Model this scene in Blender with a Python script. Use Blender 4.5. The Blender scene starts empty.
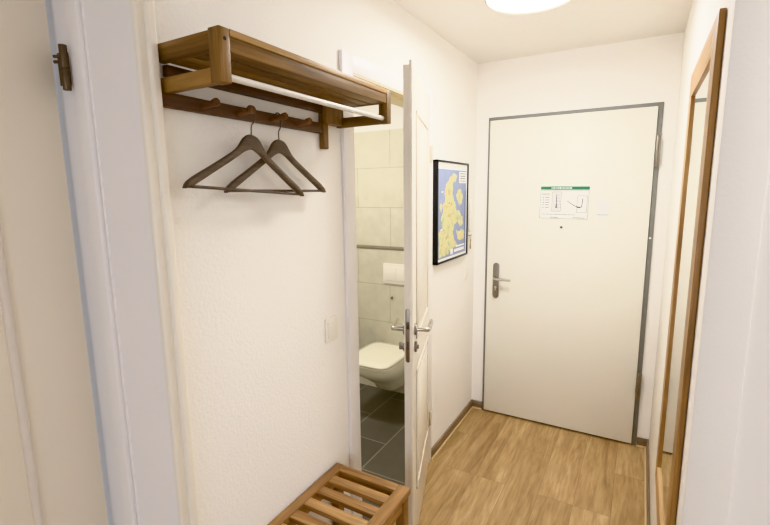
import bpy, bmesh, math, random
from mathutils import Vector, Matrix

random.seed(7)
scene = bpy.context.scene
COL = scene.collection
PI = math.pi

# ------------------------------------------------------------------ helpers
def tag(o, label=None, cat=None, group=None, kind=None):
    if label: o['label'] = label
    if cat: o['category'] = cat
    if group: o['group'] = group
    if kind: o['kind'] = kind
    return o

def empty(name, loc=(0, 0, 0), rz=0.0):
    o = bpy.data.objects.new(name, None)
    o.empty_display_size = 0.05
    COL.objects.link(o)
    o.location = loc
    o.rotation_euler = (0, 0, rz)
    return o

class MB:
    """collects shapes, then links them as one mesh object"""
    def __init__(self):
        self.bm = bmesh.new()

    def _mi(self, geom_faces, mi):
        for f in geom_faces:
            f.material_index = mi

    def box(self, x0, x1, y0, y1, z0, z1, mi=0, bev=0.0, seg=2):
        b = bmesh.new()
        bmesh.ops.create_cube(b, size=1.0)
        for v in b.verts:
            v.co = Vector(((x0 + x1) / 2 + v.co.x * (x1 - x0), (y0 + y1) / 2 + v.co.y * (y1 - y0), (z0 + z1) / 2 + v.co.z * (z1 - z0)))
        if bev > 0:
            bmesh.ops.bevel(b, geom=list(b.edges), offset=bev, segments=seg, profile=0.5, affect='EDGES')
        return self._merge(b, mi)

    def _merge(self, b, mi=0, mat=None):
        if mat is not None:
            bmesh.ops.transform(b, matrix=mat, verts=b.verts)
        bmesh.ops.recalc_face_normals(b, faces=b.faces)
        for f in b.faces:
            f.material_index = mi
        me = bpy.data.meshes.new('tmp')
        b.to_mesh(me); b.free()
        self.bm.from_mesh(me)
        bpy.data.meshes.remove(me)
        return self

    def cyl(self, p0, p1, r0, r1=None, n=24, mi=0, bev=0.0):
        r1 = r0 if r1 is None else r1
        p0, p1 = Vector(p0), Vector(p1)
        d = p1 - p0
        b = bmesh.new()
        bmesh.ops.create_cone(b, cap_ends=True, cap_tris=False, segments=n, radius1=r0, radius2=r1, depth=d.length)
        if bev > 0:
            ed = [e for e in b.edges if len(e.link_faces) == 2 and any(len(f.verts) > 4 for f in e.link_faces)]
            bmesh.ops.bevel(b, geom=ed, offset=bev, segments=2, profile=0.5, affect='EDGES')
        q = Vector((0, 0, 1)).rotation_difference(d.normalized())
        return self._merge(b, mi, Matrix.Translation((p0 + p1) / 2) @ q.to_matrix().to_4x4())

    def tube(self, pts, r, n=10, mi=0):
        pts = [Vector(p) for p in pts]
        b = bmesh.new()
        rings = []
        t = (pts[1] - pts[0]).normalized()
        up = Vector((0, 0, 1)) if abs(t.z) < 0.9 else Vector((1, 0, 0))
        nrm = t.cross(up).normalized()
        for i, p in enumerate(pts):
            if i == 0: t = pts[1] - pts[0]
            elif i == len(pts) - 1: t = pts[-1] - pts[-2]
            else: t = pts[i + 1] - pts[i - 1]
            t.normalize()
            nrm = (nrm - t * nrm.dot(t)).normalized()
            bn = t.cross(nrm)
            rr = r[i] if isinstance(r, (list, tuple)) else r
            rings.append([b.verts.new(p + (nrm * math.cos(a) + bn * math.sin(a)) * rr) for a in [2 * PI * k / n for k in range(n)]])
        for i in range(len(rings) - 1):
            for k in range(n):
                b.faces.new((rings[i][k], rings[i][(k + 1) % n], rings[i + 1][(k + 1) % n], rings[i + 1][k]))
        b.faces.new(rings[0][::-1]); b.faces.new(rings[-1])
        return self._merge(b, mi)

    def loft(self, rings, mi=0, cap0=True, cap1=True):
        b = bmesh.new()
        R = [[b.verts.new(Vector(p)) for p in ring] for ring in rings]
        n = len(R[0])
        for i in range(len(R) - 1):
            for k in range(n):
                b.faces.new((R[i][k], R[i][(k + 1) % n], R[i + 1][(k + 1) % n], R[i + 1][k]))
        if cap0: b.faces.new(R[0][::-1])
        if cap1: b.faces.new(R[-1])
        return self._merge(b, mi)

    def prism(self, poly, axis, a0, a1, mi=0, bev=0.0):
        """poly: 2-D points in the plane across axis; x->(y,z)  y->(x,z)  z->(x,y)"""
        def P(u, v, a):
            return {'x': (a, u, v), 'y': (u, a, v), 'z': (u, v, a)}[axis]
        b = bmesh.new()
        A = [b.verts.new(P(u, v, a0)) for u, v in poly]
        B = [b.verts.new(P(u, v, a1)) for u, v in poly]
        n = len(poly)
        fa = b.faces.new(A); fb = b.faces.new(B[::-1])
        for k in range(n):
            b.faces.new((A[k], B[k], B[(k + 1) % n], A[(k + 1) % n]))
        if bev > 0:
            ed = [e for e in b.edges if (fa in e.link_faces or fb in e.link_faces)]
            bmesh.ops.bevel(b, geom=ed, offset=bev, segments=2, profile=0.5, affect='EDGES')
        return self._merge(b, mi)

    def face(self, pts, mi=0):
        vs = [self.bm.verts.new(Vector(p)) for p in pts]
        f = self.bm.faces.new(vs)
        f.material_index = mi
        return self

    def build(self, name, mats, parent=None, loc=None, smooth=35):
        me = bpy.data.meshes.new(name)
        self.bm.to_mesh(me); self.bm.free()
        if not isinstance(mats, (list, tuple)): mats = [mats]
        for m in mats: me.materials.append(m)
        if smooth:
            for p in me.polygons: p.use_smooth = True
            me.set_sharp_from_angle(angle=math.radians(smooth))
        o = bpy.data.objects.new(name, me)
        COL.objects.link(o)
        if parent is not None: o.parent = parent
        if loc is not None: o.location = loc
        return o

# ------------------------------------------------------------------ materials
def srgb(r, g, b):
    def f(c):
        c /= 255.0
        return c / 12.92 if c <= 0.04045 else ((c + 0.055) / 1.055) ** 2.4
    return (f(r), f(g), f(b), 1.0)

def new_mat(name):
    m = bpy.data.materials.new(name)
    m.use_nodes = True
    nt = m.node_tree
    return m, nt, nt.nodes['Principled BSDF']

def N(nt, t, **kw):
    n = nt.nodes.new(t)
    for k, v in kw.items():
        setattr(n, k, v)
    return n

def plain(name, col, rough=0.5, metal=0.0, noise=0.04, nscale=30, bump=0.0, bscale=200, coat=0.0):
    m, nt, b = new_mat(name)
    tc = N(nt, 'ShaderNodeTexCoord')
    no = N(nt, 'ShaderNodeTexNoise'); no.inputs['Scale'].default_value = nscale; no.inputs['Detail'].default_value = 4
    nt.links.new(tc.outputs['Object'], no.inputs['Vector'])
    mx = N(nt, 'ShaderNodeMix', data_type='RGBA')
    mx.inputs[6].default_value = tuple(c * (1 - noise) for c in col[:3]) + (1,)
    mx.inputs[7].default_value = tuple(min(1, c * (1 + noise)) for c in col[:3]) + (1,)
    nt.links.new(no.outputs['Fac'], mx.inputs[0])
    nt.links.new(mx.outputs[2], b.inputs['Base Color'])
    b.inputs['Roughness'].default_value = rough
    b.inputs['Metallic'].default_value = metal
    if coat: b.inputs['Coat Weight'].default_value = coat
    if bump:
        n2 = N(nt, 'ShaderNodeTexNoise'); n2.inputs['Scale'].default_value = bscale; n2.inputs['Detail'].default_value = 3
        nt.links.new(tc.outputs['Object'], n2.inputs['Vector'])
        bp = N(nt, 'ShaderNodeBump'); bp.inputs['Strength'].default_value = bump; bp.inputs['Distance'].default_value = 0.004
        nt.links.new(n2.outputs['Fac'], bp.inputs['Height'])
        nt.links.new(bp.outputs['Normal'], b.inputs['Normal'])
    return m

def wood(name, axis, dark, mid, light, rough=0.42, scale=1.0, seed=0.0):
    """oiled timber with the grain running along the given axis"""
    m, nt, b = new_mat(name)
    tc = N(nt, 'ShaderNodeTexCoord')
    mp = N(nt, 'ShaderNodeMapping')
    s = [22 * scale, 22 * scale, 22 * scale]; s['xyz'.index(axis)] = 1.6 * scale
    mp.inputs['Scale'].default_value = s
    mp.inputs['Location'].default_value = (seed, seed * 1.7, seed * 0.6)
    nt.links.new(tc.outputs['Object'], mp.inputs['Vector'])
    n1 = N(nt, 'ShaderNodeTexNoise'); n1.inputs['Scale'].default_value = 1.0; n1.inputs['Detail'].default_value = 6; n1.inputs['Roughness'].default_value = 0.6; n1.inputs['Distortion'].default_value = 0.6
    nt.links.new(mp.outputs['Vector'], n1.inputs['Vector'])
    mp2 = N(nt, 'ShaderNodeMapping')
    s2 = [160 * scale] * 3; s2['xyz'.index(axis)] = 5 * scale
    mp2.inputs['Scale'].default_value = s2
    nt.links.new(tc.outputs['Object'], mp2.inputs['Vector'])
    n2 = N(nt, 'ShaderNodeTexNoise'); n2.inputs['Scale'].default_value = 1.0; n2.inputs['Detail'].default_value = 3
    nt.links.new(mp2.outputs['Vector'], n2.inputs['Vector'])
    rp = N(nt, 'ShaderNodeValToRGB')
    rp.color_ramp.elements[0].position = 0.28; rp.color_ramp.elements[0].color = dark
    rp.color_ramp.elements[1].position = 0.72; rp.color_ramp.elements[1].color = light
    e = rp.color_ramp.elements.new(0.5); e.color = mid
    nt.links.new(n1.outputs['Fac'], rp.inputs['Fac'])
    mx = N(nt, 'ShaderNodeMix', data_type='RGBA', blend_type='MULTIPLY')
    mx.inputs[0].default_value = 0.35
    nt.links.new(rp.outputs['Color'], mx.inputs[6])
    nt.links.new(n2.outputs['Color'], mx.inputs[7])
    r2 = N(nt, 'ShaderNodeValToRGB')
    r2.color_ramp.elements[0].position = 0.35; r2.color_ramp.elements[0].color = (0.35, 0.3, 0.25, 1)
    r2.color_ramp.elements[1].position = 0.6; r2.color_ramp.elements[1].color = (1, 1, 1, 1)
    nt.links.new(n2.outputs['Fac'], r2.inputs['Fac'])
    nt.links.new(r2.outputs['Color'], mx.inputs[7])
    nt.links.new(mx.outputs[2], b.inputs['Base Color'])
    b.inputs['Roughness'].default_value = rough
    bp = N(nt, 'ShaderNodeBump'); bp.inputs['Strength'].default_value = 0.12; bp.inputs['Distance'].default_value = 0.002
    nt.links.new(n2.outputs['Fac'], bp.inputs['Height'])
    nt.links.new(bp.outputs['Normal'], b.inputs['Normal'])
    return m

def woodchip(name, col, strength=0.35):
    """painted wall with the coarse pimples of woodchip paper"""
    m, nt, b = new_mat(name)
    tc = N(nt, 'ShaderNodeTexCoord')
    n1 = N(nt, 'ShaderNodeTexNoise'); n1.inputs['Scale'].default_value = 95; n1.inputs['Detail'].default_value = 4; n1.inputs['Roughness'].default_value = 0.55
    n2 = N(nt, 'ShaderNodeTexNoise'); n2.inputs['Scale'].default_value = 2.5; n2.inputs['Detail'].default_value = 3
    for n in (n1, n2): nt.links.new(tc.outputs['Object'], n.inputs['Vector'])
    mx = N(nt, 'ShaderNodeMix', data_type='RGBA')
    mx.inputs[6].default_value = tuple(c * 0.975 for c in col[:3]) + (1,)
    mx.inputs[7].default_value = tuple(min(1, c * 1.015) for c in col[:3]) + (1,)
    nt.links.new(n2.outputs['Fac'], mx.inputs[0])
    nt.links.new(mx.outputs[2], b.inputs['Base Color'])
    b.inputs['Roughness'].default_value = 0.75
    b.inputs['Specular IOR Level'].default_value = 0.25
    bp = N(nt, 'ShaderNodeBump'); bp.inputs['Strength'].default_value = strength; bp.inputs['Distance'].default_value = 0.006
    nt.links.new(n1.outputs['Fac'], bp.inputs['Height'])
    nt.links.new(bp.outputs['Normal'], b.inputs['Normal'])
    return m

def floor_mat():
    """vinyl oak planks running down the hall"""
    m, nt, b = new_mat('oak_plank_floor')
    tc = N(nt, 'ShaderNodeTexCoord')
    mp = N(nt, 'ShaderNodeMapping'); mp.inputs['Rotation'].default_value = (0, 0, PI / 2)
    mp.inputs['Location'].default_value = (0.3, 0.06, 0)
    nt.links.new(tc.outputs['Object'], mp.inputs['Vector'])
    def bricks(c1, c2, mort):
        br = N(nt, 'ShaderNodeTexBrick')
        br.inputs['Scale'].default_value = 1.0
        br.inputs['Brick Width'].default_value = 1.1
        br.inputs['Row Height'].default_value = 0.178
        br.inputs['Mortar Size'].default_value = 0.0012
        br.inputs['Mortar Smooth'].default_value = 0.3
        br.inputs['Color1'].default_value = c1; br.inputs['Color2'].default_value = c2; br.inputs['Mortar'].default_value = mort
        br.offset = 0.37; br.offset_frequency = 3
        nt.links.new(mp.outputs['Vector'], br.inputs['Vector'])
        return br
    bk = bricks((0, 0, 0, 1), (1, 1, 1, 1), (0.5, 0.5, 0.5, 1))
    # shift the grain from plank to plank
    sep = N(nt, 'ShaderNodeSeparateXYZ'); nt.links.new(tc.outputs['Object'], sep.inputs[0])
    mul = N(nt, 'ShaderNodeMath', operation='MULTIPLY_ADD'); mul.inputs[1].default_value = 7.0
    nt.links.new(bk.outputs['Color'], mul.inputs[0]); nt.links.new(sep.outputs['Y'], mul.inputs[2])
    cmb = N(nt, 'ShaderNodeCombineXYZ')
    nt.links.new(sep.outputs['X'], cmb.inputs[0]); nt.links.new(mul.outputs[0], cmb.inputs[1]); nt.links.new(bk.outputs['Color'], cmb.inputs[2])
    g = N(nt, 'ShaderNodeMapping'); g.inputs['Scale'].default_value = (17, 1.9, 3)
    nt.links.new(cmb.outputs[0], g.inputs['Vector'])
    n1 = N(nt, 'ShaderNodeTexNoise'); n1.inputs['Scale'].default_value = 1.0; n1.inputs['Detail'].default_value = 7; n1.inputs['Roughness'].default_value = 0.62; n1.inputs['Distortion'].default_value = 0.9
    nt.links.new(g.outputs['Vector'], n1.inputs['Vector'])
    g2 = N(nt, 'ShaderNodeMapping'); g2.inputs['Scale'].default_value = (90, 9, 3)
    nt.links.new(cmb.outputs[0], g2.inputs['Vector'])
    n2 = N(nt, 'ShaderNodeTexNoise'); n2.inputs['Scale'].default_value = 1.0; n2.inputs['Detail'].default_value = 4
    nt.links.new(g2.outputs['Vector'], n2.inputs['Vector'])
    rp = N(nt, 'ShaderNodeValToRGB')
    el = rp.color_ramp.elements
    el[0].position = 0.26; el[0].color = srgb(152, 122, 84)
    el[1].position = 0.70; el[1].color = srgb(214, 187, 145)
    e = el.new(0.46); e.color = srgb(186, 156, 114)
    e = el.new(0.60); e.color = srgb(199, 170, 127)
    nt.links.new(n1.outputs['Fac'], rp.inputs['Fac'])
    r2 = N(nt, 'ShaderNodeValToRGB')
    r2.color_ramp.elements[0].position = 0.32; r2.color_ramp.elements[0].color = (0.72, 0.68, 0.62, 1)
    r2.color_ramp.elements[1].position = 0.58; r2.color_ramp.elements[1].color = (1, 1, 1, 1)
    nt.links.new(n2.outputs['Fac'], r2.inputs['Fac'])
    m1 = N(nt, 'ShaderNodeMix', data_type='RGBA', blend_type='MULTIPLY'); m1.inputs[0].default_value = 0.7
    nt.links.new(rp.outputs['Color'], m1.inputs[6]); nt.links.new(r2.outputs['Color'], m1.inputs[7])
    bt = bricks((0.82, 0.79, 0.75, 1), (1.0, 1.0, 1.0, 1), (0.55, 0.50, 0.44, 1))
    m2 = N(nt, 'ShaderNodeMix', data_type='RGBA', blend_type='MULTIPLY'); m2.inputs[0].default_value = 1.0
    nt.links.new(m1.outputs[2], m2.inputs[6]); nt.links.new(bt.outputs['Color'], m2.inputs[7])
    nt.links.new(m2.outputs[2], b.inputs['Base Color'])
    b.inputs['Roughness'].default_value = 0.42
    bp = N(nt, 'ShaderNodeBump'); bp.inputs['Strength'].default_value = 0.08; bp.inputs['Distance'].default_value = 0.002
    nt.links.new(n2.outputs['Fac'], bp.inputs['Height']); nt.links.new(bp.outputs['Normal'], b.inputs['Normal'])
    return m

def tile_mat(name, c1, c2, mortar, bw, rh, ox, oy, vertical, rough, msize=0.003, offset=0.5, rot=0.0):
    m, nt, b = new_mat(name)
    tc = N(nt, 'ShaderNodeTexCoord')
    sep = N(nt, 'ShaderNodeSeparateXYZ'); nt.links.new(tc.outputs['Object'], sep.inputs[0])
    cmb = N(nt, 'ShaderNodeCombineXYZ')
    if vertical == 'y':      # wall across y: x and z
        nt.links.new(sep.outputs['X'], cmb.inputs[0]); nt.links.new(sep.outputs['Z'], cmb.inputs[1])
    elif vertical == 'x':
        nt.links.new(sep.outputs['Y'], cmb.inputs[0]); nt.links.new(sep.outputs['Z'], cmb.inputs[1])
    else:
        nt.links.new(sep.outputs['X'], cmb.inputs[0]); nt.links.new(sep.outputs['Y'], cmb.inputs[1])
    mp = N(nt, 'ShaderNodeMapping'); mp.inputs['Location'].default_value = (ox, oy, 0); mp.inputs['Rotation'].default_value = (0, 0, rot)
    nt.links.new(cmb.outputs[0], mp.inputs['Vector'])
    br = N(nt, 'ShaderNodeTexBrick')
    br.inputs['Scale'].default_value = 1.0
    br.inputs['Brick Width'].default_value = bw; br.inputs['Row Height'].default_value = rh
    br.inputs['Mortar Size'].default_value = msize; br.inputs['Mortar Smooth'].default_value = 0.2
    br.inputs['Color1'].default_value = c1; br.inputs['Color2'].default_value = c2; br.inputs['Mortar'].default_value = mortar
    br.offset = offset
    nt.links.new(mp.outputs['Vector'], br.inputs['Vector'])
    no = N(nt, 'ShaderNodeTexNoise'); no.inputs['Scale'].default_value = 12; no.inputs['Detail'].default_value = 5
    nt.links.new(tc.outputs['Object'], no.inputs['Vector'])
    mx = N(nt, 'ShaderNodeMix', data_type='RGBA', blend_type='MULTIPLY'); mx.inputs[0].default_value = 0.25
    nt.links.new(br.outputs['Color'], mx.inputs[6]); nt.links.new(no.outputs['Fac'], mx.inputs[7])
    nt.links.new(mx.outputs[2], b.inputs['Base Color'])
    b.inputs['Roughness'].default_value = rough
    return m

def emit(name, col, strength):
    m, nt, b = new_mat(name)
    b.inputs['Base Color'].default_value = (0.9, 0.9, 0.88, 1)
    b.inputs['Emission Color'].default_value = col
    b.inputs['Emission Strength'].default_value = strength
    return m

def land_mat():
    m, nt, b = new_mat('printed_land')
    tc = N(nt, 'ShaderNodeTexCoord')
    no = N(nt, 'ShaderNodeTexNoise'); no.inputs['Scale'].default_value = 26; no.inputs['Detail'].default_value = 5
    nt.links.new(tc.outputs['Object'], no.inputs['Vector'])
    rp = N(nt, 'ShaderNodeValToRGB'); el = rp.color_ramp.elements
    el[0].position = 0.3; el[0].color = srgb(178, 176, 126)
    el[1].position = 0.7; el[1].color = srgb(216, 196, 128)
    e = el.new(0.45); e.color = srgb(196, 197, 148)
    e = el.new(0.56); e.color = srgb(222, 210, 154)
    nt.links.new(no.outputs['Fac'], rp.inputs['Fac']); nt.links.new(rp.outputs['Color'], b.inputs['Base Color'])
    b.inputs['Roughness'].default_value = 0.35
    return m

WALL = woodchip('white_woodchip_paint', srgb(246, 243, 238))
WALL_SMOOTH = plain('white_wall_paint', srgb(246, 243, 239), 0.8, noise=0.015, nscale=3, bump=0.12, bscale=120)
CEIL = plain('cream_ceiling_paint', srgb(234, 230, 224), 0.85, noise=0.02, nscale=2, bump=0.1, bscale=90)
FLOOR = floor_mat()
PAINT = plain('white_satin_paint', srgb(238, 232, 220), 0.35, noise=0.015, nscale=5)
CASE = plain('white_casing_paint', srgb(240, 237, 236), 0.4, noise=0.015, nscale=5)
CREAM = plain('cream_door_paint', srgb(238, 230, 216), 0.45, noise=0.02, nscale=4)
ENTRY = plain('ivory_door_laminate', srgb(236, 233, 223), 0.42, noise=0.015, nscale=3)
STEELFRAME = plain('grey_frame_paint', srgb(128, 126, 120), 0.5, noise=0.04)
STEEL = plain('brushed_steel', srgb(150, 142, 130), 0.34, 0.9, noise=0.06, nscale=60)
STEEL_DARK = plain('dark_worn_steel', srgb(108, 96, 82), 0.4, 0.8, noise=0.1, nscale=40)
CHROME = plain('bright_steel', srgb(205, 200, 192), 0.2, 1.0, noise=0.02)
BLACK = plain('black_lacquer', srgb(20, 20, 20), 0.4, noise=0.1)
GAP = plain('dark_gap', srgb(45, 40, 34), 0.8)
OAKD, OAKM, OAKL = srgb(88, 64, 38), srgb(134, 102, 60), srgb(172, 136, 86)
WX = wood('oiled_timber_across', 'x', OAKD, OAKM, OAKL, seed=3.1)
WY = wood('oiled_timber_along', 'y', OAKD, OAKM, OAKL, seed=1.3)
WZ = wood('oiled_timber_upright', 'z', OAKD, OAKM, OAKL, seed=5.7)
WPEG = wood('dark_timber_along', 'y', srgb(58, 42, 34), srgb(88, 62, 46), srgb(112, 82, 58), seed=2.2)
WPEGX = wood('dark_timber_peg', 'x', srgb(88, 60, 44), srgb(120, 84, 58), srgb(146, 106, 74), seed=4.4)
BY = wood('bench_timber_along', 'y', srgb(122, 88, 58), srgb(170, 130, 86), srgb(204, 166, 118), seed=7.3)
BX = wood('bench_timber_across', 'x', srgb(114, 83, 56), srgb(162, 123, 80), srgb(198, 159, 112), seed=8.9)
BZ = wood('bench_timber_upright', 'z', srgb(100, 71, 48), srgb(140, 103, 66), srgb(170, 129, 86), seed=9.2)
MZ = wood('mirror_timber_upright', 'z', srgb(128, 96, 60), srgb(168, 130, 84), srgb(198, 162, 116), seed=6.2)
MY = wood('mirror_timber_along', 'y', srgb(160, 122, 82), srgb(200, 162, 116), srgb(224, 192, 148), seed=6.9)
HANGER = wood('brown_hanger_wood', 'y', srgb(86, 74, 62), srgb(106, 92, 77), srgb(120, 106, 90), rough=0.5, seed=0.4)
SKIRT = wood('taupe_skirting', 'y', srgb(122, 106, 90), srgb(142, 124, 104), srgb(158, 140, 118), seed=3.3)
SKIRTX = wood('taupe_skirting_across', 'x', srgb(122, 106, 90), srgb(142, 124, 104), srgb(158, 140, 118), seed=3.3)
SKIRTLIP = plain('pale_skirting_lip', srgb(222, 196, 152), 0.5)
ROD = plain('white_enamel_rod', srgb(226, 222, 216), 0.25, noise=0.01)
PLASTIC = plain('white_plastic', srgb(238, 233, 224), 0.35, noise=0.01)
CERAMIC = plain('white_ceramic', srgb(240, 236, 220), 0.15, noise=0.01, coat=0.4)
TILEW = tile_mat('ivory_wall_tile', srgb(222, 217, 200), srgb(218, 213, 196), srgb(190, 184, 164), 0.6, 0.31, 0.38, -1.21, 'y', 0.3)
TILEX = tile_mat('ivory_side_tile', srgb(222, 217, 200), srgb(218, 213, 196), srgb(190, 184, 164), 0.6, 0.31, 0.1, -1.21, 'x', 0.3)
TILEF = tile_mat('slate_floor_tile', srgb(108, 104, 96), srgb(100, 96, 90), srgb(156, 150, 136), 0.6, 0.3, 0.13, 0.02, 'z', 0.4, msize=0.004, rot=PI / 2)
TRIMG = plain('grey_tile_trim', srgb(150, 144, 128), 0.35, 0.4)
MIRROR = plain('mirror_glass', (0.93, 0.93, 0.92, 1), 0.015, 1.0, noise=0.0)
SEA = plain('printed_sea', srgb(140, 150, 182), 0.35, noise=0.12, nscale=14)
SEADEEP = plain('printed_dark_sea', srgb(62, 74, 128), 0.35, noise=0.1)
LAND = land_mat()
PAPER = plain('white_paper', srgb(240, 238, 234), 0.35, noise=0.01)
INK = plain('grey_ink', srgb(66, 66, 66), 0.6)
INKL = plain('pale_grey_ink', srgb(124, 123, 121), 0.6)
GREEN = plain('green_print', srgb(44, 118, 84), 0.35)
BRASS = plain('old_brass', srgb(186, 160, 110), 0.35, 0.8)
GLOW = emit('lamp_diffuser_glow', (0.97, 0.995, 1.0, 1), 49)
RING = plain('lamp_ring_enamel', srgb(150, 138, 122), 0.4)

# ------------------------------------------------------------------ the setting
W, H = 1.18, 2.5
S = dict(kind='structure')
def struct(mb, name, mats, label, cat, smooth=0):
    return tag(mb.build(name, mats, smooth=smooth), label, cat, kind='structure')

struct(MB().box(-0.10, 3.3, -5.6, 0.12, -0.1, 0.0), 'floor', FLOOR, 'light oak plank floor running down the hall to the entrance door', 'floor')
struct(MB().box(-2.0, 3.3, -5.6, 0.12, H, H + 0.1), 'ceiling', CEIL, 'flat cream ceiling above the hall with the round lamp', 'ceiling')
struct(MB().box(-0.10, W + 0.12, 0.0, 0.12, 0, H), 'wall_back', WALL_SMOOTH, 'white end wall around the entrance door', 'wall')
# left wall: bathroom doorway cut out, recess for the cream door at its near end
OY0, OY1, OZ = -1.580, -0.862, 2.115        # bathroom doorway
ml = MB()
ml.box(-0.10, 0.0, OY1, 0.0, 0, H)
ml.box(-0.10, 0.0, OY0, OY1, OZ, H)
ml.box(-0.10, 0.0, -2.455, OY0, 0, H)
ml.box(-0.42, -0.10, -2.455, -2.30, 0, H)
ml.box(-0.42, 0.0, -3.42, -2.455, 2.34, H)
ml.box(-0.42, 0.0, -5.6, -3.42, 0, H)
struct(ml, 'wall_left', WALL, 'white woodchip wall on the left carrying the coat rack and the map', 'wall')
struct(MB().box(W, 1.270, -1.905, 0.0, 0, H, bev=0.006).box(1.268, 3.3, -1.896, -1.78, 0, H), 'wall_right', WALL_SMOOTH,  # shallow step past the corner is added to hint at soft vertical shading
       'white wall on the right with the wood framed mirror and an outer corner', 'wall', 30)
# the room the picture is taken from (out of frame)
mr = MB()
mr.box(3.2, 3.3, -5.6, -1.9, 0, H)
struct(mr, 'wall_side', WALL_SMOOTH, 'white side wall of the living room beyond the frame', 'wall')
mf = MB()
mf.box(-0.42, 0.5, -5.7, -5.6, 0, H); mf.box(2.5, 3.3, -5.7, -5.6, 0, H)
mf.box(0.5, 2.5, -5.7, -5.6, 0, 0.5); mf.box(0.5, 2.5, -5.7, -5.6, 2.35, H)
struct(mf, 'wall_front', WALL_SMOOTH, 'white window wall of the living room behind the viewer', 'wall')
# bathroom shell
mb = MB()
mb.box(-1.9, -0.10, -0.03, 0.12, 1.21, 2.115, mi=0)
mb.box(-1.9, -0.10, -0.05, 0.12, 0, 1.19, mi=0)
mb.box(-1.9, -0.10, -0.03, 0.12, 2.115, H, mi=1)
struct(mb, 'wall_bathroom_back', [TILEW, WALL_SMOOTH], 'ivory tiled bathroom wall behind the toilet', 'wall')
struct(MB().box(-1.9, -0.10, -0.056, -0.028, 1.188, 1.213, bev=0.003), 'trim_1', TRIMG, 'thin grey edge strip across the ivory bathroom tiles', 'trim', 30)
mb = MB()
mb.box(-1.9, -1.78, -2.3, -0.03, 0, H)
struct(mb, 'wall_bathroom_side', TILEX, 'ivory tiled side wall of the bathroom', 'wall')
struct(MB().box(-1.9, -0.10, -2.3, 0.0, -0.1, 0.0).box(-0.11, -0.006, OY0, OY1, -0.05, 0.0015), 'floor_bathroom', TILEF, 'dark slate tile floor of the bathroom', 'floor')
struct(MB().box(-1.9, -0.42, -2.42, -2.3, 0, H), 'wall_bathroom_near', WALL_SMOOTH, 'plain near wall of the bathroom', 'wall')

# skirting
def skirt(name, mat, label, boxes):
    m = MB()
    for (x0, x1, y0, y1, ax) in boxes:
        m.box(x0, x1, y0, y1, 0.0, 0.06, mi=0, bev=0.002)
        if ax == 'L': m.box(x1 - 0.001, x1 + 0.008, y0, y1, 0.0, 0.012, mi=1, bev=0.002)
        if ax == 'B': m.box(x0, x1, y0 - 0.008, y0 + 0.001, 0.0, 0.012, mi=1, bev=0.002)
        if ax == 'R': m.box(x0 - 0.008, x0 + 0.001, y0, y1, 0.0, 0.012, mi=1, bev=0.002)
    struct(m, name, [mat, SKIRTLIP], label, 'skirting board', 30)
skirt('baseboard_left', SKIRT, 'taupe skirting board along the left wall below the map', [(0.0, 0.013, -0.793, -0.001, 'L'), (0.0, 0.013, -2.42, -1.65, 'L')])
skirt('baseboard_back', SKIRTX, 'short taupe skirting either side of the entrance door', [(0.0, 0.086, -0.013, 0.0, 'B'), (1.114, W, -0.013, 0.0, 'B')])
skirt('baseboard_right', SKIRT, 'taupe skirting board along the right wall under the mirror', [(W - 0.013, W, -1.9, -0.001, 'R')])

# ---------------------------------------------------------------- entrance door
d1 = empty('door_1', (0.6, 0, 0))
tag(d1, 'flat ivory entrance door in a thin grey steel frame at the hall end', 'door', kind='structure')
ox = -0.6
m = MB()
fl, fr, fz = 0.088 + ox, 1.111 + ox, 2.136
m.box(fl, fl + 0.018, -0.012, 0.0, 0, fz, bev=0.002)
m.box(fr - 0.027, fr, -0.012, 0.0, 0, fz, bev=0.002)
m.box(fl + 0.0175, fr - 0.0265, -0.0119, 0.0, fz - 0.024, fz)
m.build('door_frame', STEELFRAME, d1)
MB().box(0.106 + ox, 1.083 + ox, -0.004, -0.001, 0.0, 0.016).build('gap_shade_strip', GAP, d1)  # dark strip stands in for the shade in the gap under the leaf
leaf = MB().box(0.105 + ox, 1.0835 + ox, -0.026, -0.002, 0.014, 2.112, bev=0.002).build('door_leaf', ENTRY, d1)
# long plate with lever
def rrect(cx, cz, w, h, r, n=8):
    pts = []
    for (sx, sz, a0) in ((1, 1, 0), (-1, 1, PI / 2), (-1, -1, PI), (1, -1, 1.5 * PI)):
        for k in range(n + 1):
            a = a0 + (PI / 2) * k / n
            pts.append((cx + sx * (w / 2 - r) + r * math.cos(a), cz + sz * (h / 2 - r) + r * math.sin(a)))
    return pts
pl = MB().prism(rrect(0.173 + ox, 1.012, 0.042, 0.254, 0.0205), 'y', -0.036, -0.0255, bev=0.002).build('handle_plate', STEEL, leaf)
MB().tube([(0.172 + ox, -0.030, 1.032), (0.172 + ox, -0.068, 1.032), (0.176 + ox, -0.076, 1.032), (0.19 + ox, -0.079, 1.031), (0.285 + ox, -0.079, 1.029)], [0.010, 0.010, 0.010, 0.0095, 0.009], 14).build('lever', CHROME, leaf)
MB().cyl((0.173 + ox, -0.034, 0.965), (0.173 + ox, -0.040, 0.965), 0.0085).box(0.170 + ox, 0.176 + ox, -0.0405, -0.034, 0.940, 0.964).build('key_cylinder', CHROME, leaf)
pe = MB().cyl((0.592 + ox, -0.024, 1.402), (0.592 + ox, -0.031, 1.402), 0.009, bev=0.001).build('peephole', STEEL, leaf)
MB().cyl((0.592 + ox, -0.0305, 1.402), (0.592 + ox, -0.032, 1.402), 0.0045, n=16).build('lens', STEEL_DARK, leaf)
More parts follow.
